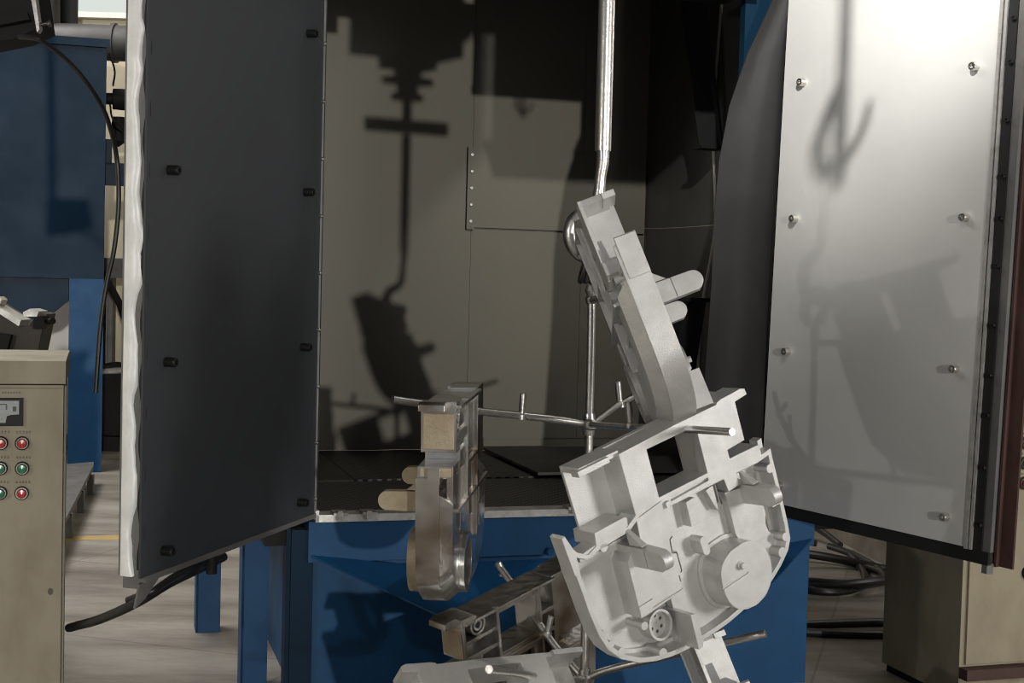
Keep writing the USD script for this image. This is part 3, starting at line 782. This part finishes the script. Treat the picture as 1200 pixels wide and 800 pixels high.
# unseen lamp can above the view, housing for the door light
lcn = thing('unseen_lamp_can', 'unseen black lamp can above the view, placed to light the bright door', 'lamp', SPOT)
dd = (SPOT_TO - SPOT) / np.linalg.norm(SPOT_TO - SPOT)
obj('can', lathe(-dd * 0.16, dd * 0.05, [(0.0, 0), (0.06, 0), (0.09, 0.35), (0.10, 1), (0.094, 1), (0.084, 0.38), (0.0, 0.34)]), 'black', lcn)
obj('stem', cyl(-dd * 0.15, (-dd * 0.15)[:2].tolist() + [6.98 - SPOT[2]], 0.012), 'black', lcn)

# ------------------------------------------------------------------ control cabinets
def control_cabinet(label, loc, w, dep, h, side, screen):
    """Local: x along the front from its visible corner, y to the back. side=-1: extends to the left of the corner."""
    t = thing('control_cabinet', label, 'control cabinet', loc, YAW)
    s = side
    obj('body', [box((0, 0.012, 0.03), (s * w, dep, h - 0.075)), box((0, 0.0, 0.03), (s * w, 0.012, h - 0.085))] if s < 0 else [box((0, 0.0, 0.03), (w, dep, h - 0.07)), box((0.02, -0.012, 0.16), (w, 0.0, h - 0.085))], 'beige', t)
    obj('lid', [box((-s * 0.006, -0.010, h - 0.07), (s * w, dep + 0.01, h))], 'beige', t)
    obj('plinth', box((s * 0.01, 0.02, 0), (s * w, dep - 0.02, 0.03)), 'black', t)
    return t


A0 = at(75, 423, 4.2)
cl = control_cabinet('beige control cabinet with display and lamp buttons at the left edge', (A0[0], A0[1], 0), 0.55, 0.6, A0[2], -1, True)
tl = lambda x, y: (lambda p: np.array([(p - (A0[0], A0[1], 0)) @ E1, 0, p[2]]))(at(x, y, 4.2 - 0.31 * (75 - x) / 1600 * 4.2 * 0.95))
cb = lambda p, name, m, r: None


def push_button(t, p, m, r=0.017):
    b = obj('button', lathe(p, p + np.array([0, -0.028, 0]), [(0, 0), (r * 0.86, 0), (r * 0.86, .7), (r * 0.7, .95), (0, 1)]), m, t)
    obj('bezel', lathe(p, p + np.array([0, -0.014, 0]), [(r * 0.85, 0), (r * 1.25, 0), (r * 1.25, .7), (r * 1.05, 1), (r * 0.86, 1), (r * 0.86, 0)]), 'steel_dark', b)


def caption(t, p, n, h=0.008):
    """A row of print too small to read in the photograph: strokes of ink."""
    g = []
    for k in range(n):
        x = p[0] + k * h * 1.15
        g += [box((x, p[1] - 0.0012, p[2]), (x + h * 0.75, p[1] + 0.001, p[2] + h * 0.16)), box((x, p[1] - 0.0012, p[2] + h * .5), (x + h * 0.8, p[1] + 0.001, p[2] + h * 0.64)), box((x + h * .3, p[1] - 0.0012, p[2]), (x + h * 0.42, p[1] + 0.001, p[2] + h))]
    tag(obj('caption', g, 'ink', t), None, None, None, 'stuff')


for (x, y, m) in ((26, 519, 'red'), (26, 548.5, 'green'), (25.5, 577.5, 'red'), (1, 519, 'red'), (0.5, 548.5, 'green'), (0, 577.5, 'green')):
    p = tl(x, y)
    push_button(cl, p, m)
    caption(cl, p + (-0.018, 0, 0.030), 5)
p, q = tl(-25, 499), tl(27.5, 466)
scr = obj('display', [box((p[0], -0.012, p[2]), (q[0], 0.004, q[2]))], 'rubber', cl)
obj('screen', prism([(p[0] + 0.012, p[2] + 0.01), (q[0] - 0.05, p[2] + 0.01), (q[0] - 0.047, p[2] + 0.03), (q[0] - 0.036, p[2] + 0.034), (q[0] - 0.012, p[2] + 0.036), (q[0] - 0.012, q[2] - 0.008), (p[0] + 0.012, q[2] - 0.008)], 0, 0.002).rotate((90, 0, 0)).translate((0, -0.012, 0)), 'screen', scr)
obj('screen_print', [box((q[0] - 0.05, -0.0152, p[2] + 0.05), (q[0] - 0.046, -0.0138, p[2] + 0.064)), box((q[0] - 0.03, -0.0152, p[2] + 0.045), (q[0] - 0.02, -0.0138, p[2] + 0.060)), box((p[0] + 0.06, -0.0152, p[2] + 0.065), (p[0] + 0.08, -0.0138, p[2] + 0.068)), box((p[0] + 0.065, -0.0152, p[2] + 0.02), (q[0] - 0.06, -0.0138, p[2] + 0.024))], 'ink', scr)
pc = tl(2, 461)
caption(cl, pc, 7, 0.007)
obj('side_strip', box((0.002, 0.03, 0.03), (0.008, 0.05, A0[2] - 0.08)), 'beige', cl)
obj('stain', tm(prism(circle(0, 0, 0.008, 10, 0.011), 0, 0.001).rotate((90, 0, 0)).translate((tl(59, 693)[0], -0.0005, tl(59, 693)[2]))), 'ink', cl)

B0 = at(1123, 800, 4.9)
ztop = at(1123, 429, 4.9)[2]
cr = control_cabinet('beige control cabinet behind the open bright door, with stacked lamp buttons', (B0[0], B0[1], 0), 0.6, 0.50, ztop, 1, False)
tr = lambda x, y: (lambda p: np.array([(p - (B0[0], B0[1], 0)) @ E1, -0.012, p[2]]))(at(x, y, 4.9 + 0.31 * (x - 1123) / 1600 * 4.9))
for (x, y, m) in ((1198, 518, 'red'), (1197, 541.5, 'green'), (1196.5, 565, 'red')):
    p = tr(x, y)
    push_button(cr, p, m, 0.019)
    caption(cr, p + (-0.02, 0, 0.03), 5)
p = tr(1195, 460)
q = tr(1235, 443)
sg = obj('warning_sign', box((p[0], -0.015, p[2]), (q[0], -0.01, q[2])), 'red', cr, 'red sign with white print')
obj('sign_print', tm((cross(circle(0, 0, 0.014, 20, 0.016)) - cross(circle(0, 0, 0.010, 20, 0.012))).extrude(0.002).rotate((90, 0, 0)).translate((p[0] + 0.024, -0.0145, (p[2] + q[2]) / 2))), 'white', sg)
p = tr(1203, 670)
obj('handle', [lathe(p, p + (0, -0.03, 0), [(0, 0), (0.028, 0), (0.028, .4), (0.018, .6), (0.018, 1), (0, 1)])], 'black', cr)
obj('kick_rail', box((0.0, -0.05, 0.11), (0.6, 0.0, 0.15)), 'rust', cr)
obj('hook_bracket', [box((-0.004, 0.30, ztop - 0.55), (-0.03, 0.31, ztop - 0.48)), box((-0.004, 0.22, ztop - 0.555), (-0.03, 0.40, ztop - 0.545))], 'grey', cr)

# ------------------------------------------------------------------ floor and wall things on the right
pl = thing('concrete_kerb', 'stained concrete wall base beside the cable coil under the bright door', 'wall base', (2.08, 7.5, 0), 7.5)
obj('block', box((0, -0.6, 0), (0.5, 1.75, 0.35)), 'plinth', pl)
obj('upper_block', box((0.03, -0.6, 0.35), (0.5, 1.75, 2.2)), 'plinth', pl)
coil = thing('cable_coil', 'loose coil of thick black cable lying on the floor behind the door', 'cable', (1.60, 7.1, 0))
for k, (cx, cy, rx, ry, z, ph) in enumerate(((-0.05, 0.35, 0.36, 0.85, 0.02, 0.3), (0.04, 0.1, 0.34, 0.55, 0.05, 1.2), (-0.02, -0.02, 0.40, 0.42, 0.03, 2.2), (0.08, -0.1, 0.42, 0.36, 0.07, 2.9))):
    pts = [(cx + rx * math.cos(a + ph), cy + ry * math.sin(a + ph), 0.018 + z * (0.6 + 0.4 * math.sin(2 * a + k)) + 0.10 * max(0, math.sin(a + ph)) * (k == 0)) for a in np.linspace(0, 2 * math.pi * 0.97, 20)]
    obj('loop', tube(pts, 0.019, 10, 4), 'cable', coil)
obj('tail', tube([(-0.35, -0.2, 0.02), (-0.42, 0.1, 0.02), (-0.5, 0.45, 0.02), (-0.7, 0.9, 0.02)], 0.019, 10), 'cable', coil)
for i, (y0, y1, lab) in enumerate(((735, 729, 'thick black cable across the floor, the further of two by the blue hopper'), (737, 743, 'thick black cable across the floor, the nearer of two by the blue hopper'))):
    q = []
    for x in np.linspace(860, 1100, 7):
        d = FW + RT * (x - 600) / FPX + UP * (400 - (y0 + (y1 - y0) * (min(1, (x - 860) / 150)))) / FPX
        q.append(EYE + d * ((0.018 - 1.5) / d[2]))
    o = np.array([*q[0][:2], 0])
    c = thing('floor_cable', lab, 'cable', o, group='floor cables')
    obj('sheath', tube(np.array(q) - o, 0.018, 10), 'cable', c)

# ------------------------------------------------------------------ left background
BX = at(122, 300, 10.2)
bm = thing('dust_collector', 'tall navy blue machine on legs in the left background', 'machine', (BX[0], 10.2, 0), YAW)
zt, zb = at(100, 46, 10.2)[2], at(40, 325, 10.2)[2]
zpx = lambda y: at(125, y, 10.3)[2]
obj('casing', [box((-3.6, 0, zb), (0, 1.8, zt)), box((-3.6, -0.03, zt - 0.06), (0.02, 0, zt))], 'blue_dark', bm)
obj('leg', [box((-0.245, -0.02, 0), (0, 0.01, zb)), box((-0.245, 0.01, 0), (-0.225, 0.2, zb)), box((-0.02, 0.01, 0), (0, 0.2, zb))], 'blue', bm)
obj('leg', [box((-0.2, 1.55, 0), (0.03, 1.75, zb))], 'blue_dark', bm)
obj('hopper', tm(prism([(-0.25, 0), (-0.25, -0.17), (-0.40, -0.30), (-0.8, -0.42), (-2.6, -0.42), (-2.9, 0)], -1.5, -0.05).rotate((90, 0, 0)).translate((0, 0, zb))), 'blue_dark', bm)
obj('motor', [lathe((0.0, 0.5, zpx(108)), (0.24, 0.5, zpx(108)), [(0, 0), (0.045, 0), (0.045, .2), (0.08, .22), (0.085, .8), (0.07, 1), (0, 1)]), lathe((0.10, 0.6, zpx(128)), (0.10, 0.6, zpx(165)), [(0, 0), (0.05, 0), (0.06, .8), (0, 1)])], 'black', bm)
obj('bracket', [box((0.0, 0.3, zpx(215)), (0.20, 0.34, zpx(188))), box((0.0, 0.3, zpx(190)), (0.05, 0.36, zpx(160)))], 'blue_dark', bm)
obj('wire', [tube([(0.02, 0.2, zpx(60)), (0.06, 0.2, zpx(80)), (0.05, 0.25, zpx(97))], 0.008, 6), tube([(0.03, 0.3, zpx(118)), (0.05, 0.3, zpx(135)), (0.12, 0.3, zpx(145))], 0.008, 6)], 'cable', bm)

dp = thing('air_duct', 'grey round air duct running along the wall above the navy machine', 'duct', at(110, 48, 11.2))
D0 = at(110, 48, 11.2)
obj('pipe', lathe(at(60, 48, 11.2) - D0, at(300, 56, 11.2) - D0, [(0, 0), (0.145, 0), (0.145, .3), (0.16, .3), (0.16, .32), (0.145, .32), (0.145, 1), (0, 1)]), 'duct', dp)
obj('riser', lathe(at(55, 47, 11.2) - D0, at(55, -80, 11.2) - D0, [(0, 0), (0.105, 0), (0.105, 1), (0, 1)]), 'duct', dp)
obj('elbow_cover', box(at(69, 30, 11.3) - D0, at(92, -20, 11.5) - D0), 'black', dp)
# wall window strip behind the duct
wz = at(120, 22, 12.58)[2]
wn = struct('window_1', [box((-5.0, 12.52, wz), (-2.2, 12.6, wz + 0.05)), box((-5.0, 12.52, wz + 1.0), (-2.2, 12.6, wz + 1.05))], 'white')
usdkit.material(stage, LK + 'daylit_pane', {"e": ("emission", {"color": (0.95, 1.0, 0.95), "strength": 0.75})}, [], surface="e.emission")
g = usdkit.mesh(stage, numbered('/World/window_1/pane'), box((-5.0, 12.56, wz + 0.05), (-2.2, 12.59, wz + 1.0)), LK + 'daylit_pane')

# black spot lamp housing top left, with its cable
sl = thing('spot_lamp', 'black lamp housing with a silver edge strip at the top left corner', 'lamp', at(20, 20, 4.6))
S0 = at(20, 20, 4.6)
q = lambda x, y, Y=4.6: at(x, y, Y) - S0
obj('housing', [slab([q(-60, -40), q(36, -40), q(46, 32), q(20, 44), q(-60, 60)], 0.16), slab([q(-60, 30, 4.58), q(34, 16, 4.58), q(37, 24, 4.58), q(-60, 42, 4.58)], 0.02)], 'black', sl)
obj('edge_strip', slab([q(33, -40, 4.57), q(40, -40, 4.57), q(50, 36, 4.57), q(47, 40, 4.57)], 0.03), 'trim', sl)
obj('clamp_screw', [cyl(q(47, 29, 4.56), q(57, 27, 4.56), 0.006), cyl(q(56, 28.5, 4.56), q(59, 27.5, 4.56), 0.011)], 'steel_dark', sl)
obj('cable', tube([q(22, 43, 4.6), q(42, 45, 4.58), q(55, 52, 4.6), q(80, 72, 4.65), q(104, 100, 4.7), q(124, 135, 4.8), q(136, 180, 4.9), q(139, 235, 4.9), q(134, 290, 4.9), q(125, 332, 4.9), q(118, 380, 4.9), q(112, 460, 4.9)], 0.0085, 10), 'cable', sl)
obj('lamp_arm', [cyl(q(-40, -30, 4.68), np.array([q(-40, -30)[0] - 0.2, 0.3, 7 - S0[2]]), 0.03)], 'black', sl)

# another casting leaning behind the left control cabinet
lc = thing('dark_casting', 'dark brown machine casting with bright machined edge behind the control cabinet', 'casting', at(20, 400, 5.2))
C0 = at(20, 400, 5.2)
k = lambda x, y, Y=5.2: at(x, y, Y) - C0
obj('body', [slab([k(-40, 335), k(-4, 357), k(34, 381), k(46, 366), k(53, 368), k(44, 412), k(36, 470), k(-40, 470)], 0.12)], 'brown_cast', lc)
obj('machined_edge', slab([k(-6, 356, 5.19), k(3, 355, 5.19), k(36, 374, 5.19), k(33, 381, 5.19)], 0.1), 'trim', lc)
obj('lug', [slab([k(38, 365, 5.17), k(46, 361, 5.17), k(56, 364, 5.17), k(54, 370, 5.17), k(38, 370, 5.17)], 0.1)], 'trim', lc)
obj('bolt_block', [slab([k(48, 372, 5.18), k(58, 370, 5.18), k(61, 378, 5.18), k(52, 385, 5.18), k(47, 384, 5.18)], 0.08), cyl(k(56, 377, 5.14), k(62, 376, 5.1), 0.012)], 'black', lc)
obj('boss', [slab([k(1, 350, 5.18), k(5, 347, 5.18), k(9, 351, 5.18), k(6, 358, 5.18), k(1, 356, 5.18)], 0.06)], 'steel', lc)
obj('window_frame', slab([k(-40, 383, 5.18), k(15, 392, 5.18), k(10, 412, 5.18), k(-40, 412, 5.18)], 0.02), 'black', lc)
obj('stand', [box((-0.25, 0.02, -C0[2]), (0.06, 0.12, -0.15))], 'black', lc)

# step platform, floor clutter, wall panel behind
st = thing('step_platform', 'low grey steel step platform beside the blue leg', 'platform', (-3.0, 8.6, 0))
T0 = np.array([-3.0, 8.6, 0])
gz = lambda x, y, z: EYE + (FW + RT * (x - 600) / FPX + UP * (400 - y) / FPX) * ((z - 1.5) / (FW + RT * (x - 600) / FPX + UP * (400 - y) / FPX)[2]) - T0
obj('deck', slab([gz(60, 545, 0.16), gz(110, 541, 0.16), gz(109, 546, 0.16), gz(60, 640, 0.16)], 0.03), 'grey', st)
for x, y in ((109, 556), (98, 575), (84, 602)):
    p = gz(x, y, 0.14)
    obj('foot', box((p[0] - 0.04, p[1], 0), (p[0], p[1] + 0.03, 0.14)), 'grey', st)
gp = thing('grey_partition', 'pale grey wall panel behind the navy machine legs', 'panel', (-5.2, 12.3, 0))
obj('sheet', box((-1.2, 0.0, 0), (1.55, 0.06, 1.5)), 'white', gp)
obj('post', box((1.55, -0.02, 0), (1.6, 0.08, 1.55)), 'grey', gp)
vs = thing('floor_blower', 'dark blower with a round black tyre in the gap behind the white door edge', 'machine', (-3.35, 11.6, 0))
obj('housing', [lathe((0, 0.1, 0.42), (0, -0.12, 0.42), [(0.0, 0), (0.30, 0), (0.32, .5), (0.30, 1), (0.0, 1)]), box((-0.4, -0.2, 0), (0.4, 0.3, 0.12))], 'black', vs)
obj('outlet_pipe', tube([(-0.5, 0, 0.62), (-0.1, -0.1, 0.66), (0.3, -0.1, 0.70)], 0.03, 10), 'trim', vs)
obj('hose', tube([(-0.2, 0.1, 1.55), (0.0, 0.0, 1.25), (0.1, -0.05, 1.1), (0.3, 0, 1.25), (0.45, 0.1, 1.5)], 0.03, 8), 'black', vs)
obj('pipe_rail', box((-0.3, 0.15, 1.45), (0.6, 0.3, 1.62)), 'grey', vs)

ym = [EYE + (FW + RT * (x - 600) / FPX + UP * (400 - y) / FPX) * (-1.5 / (FW + RT * (x - 600) / FPX + UP * (400 - y) / FPX)[2]) for x, y in ((40, 629), (150, 627), (150, 632), (40, 634))]
g = slab(np.array(ym) + (0, 0, 0.002), 0.002)
tag(obj('floor_line', g, 'yellow'), 'worn yellow line painted across the floor at left', None, None, 'structure')

# hose under the left door
hs = thing('air_hose', 'black hose sagging from the bottom of the charcoal door', 'hose', (-1.0, 3.75, 0))
h0 = np.array([-1.0, 3.75, 0])
obj('hose', tube([at(262, 652, 4.12) - h0, at(238, 664, 4.0) - h0, at(200, 682, 3.86) - h0, at(160, 706, 3.74) - h0, at(118, 725, 4.0) - h0, at(90, 733, 4.25) - h0, at(81, 735.5, 4.34) - h0], 0.014, 12), 'cable', hs)
obj('hose', tube([at(250, 652, 4.05) - h0, at(215, 668, 3.86) - h0, at(190, 684, 3.78) - h0, at(175, 694, 3.75) - h0, at(150, 704, 3.77) - h0], 0.012, 12), 'cable', hs)
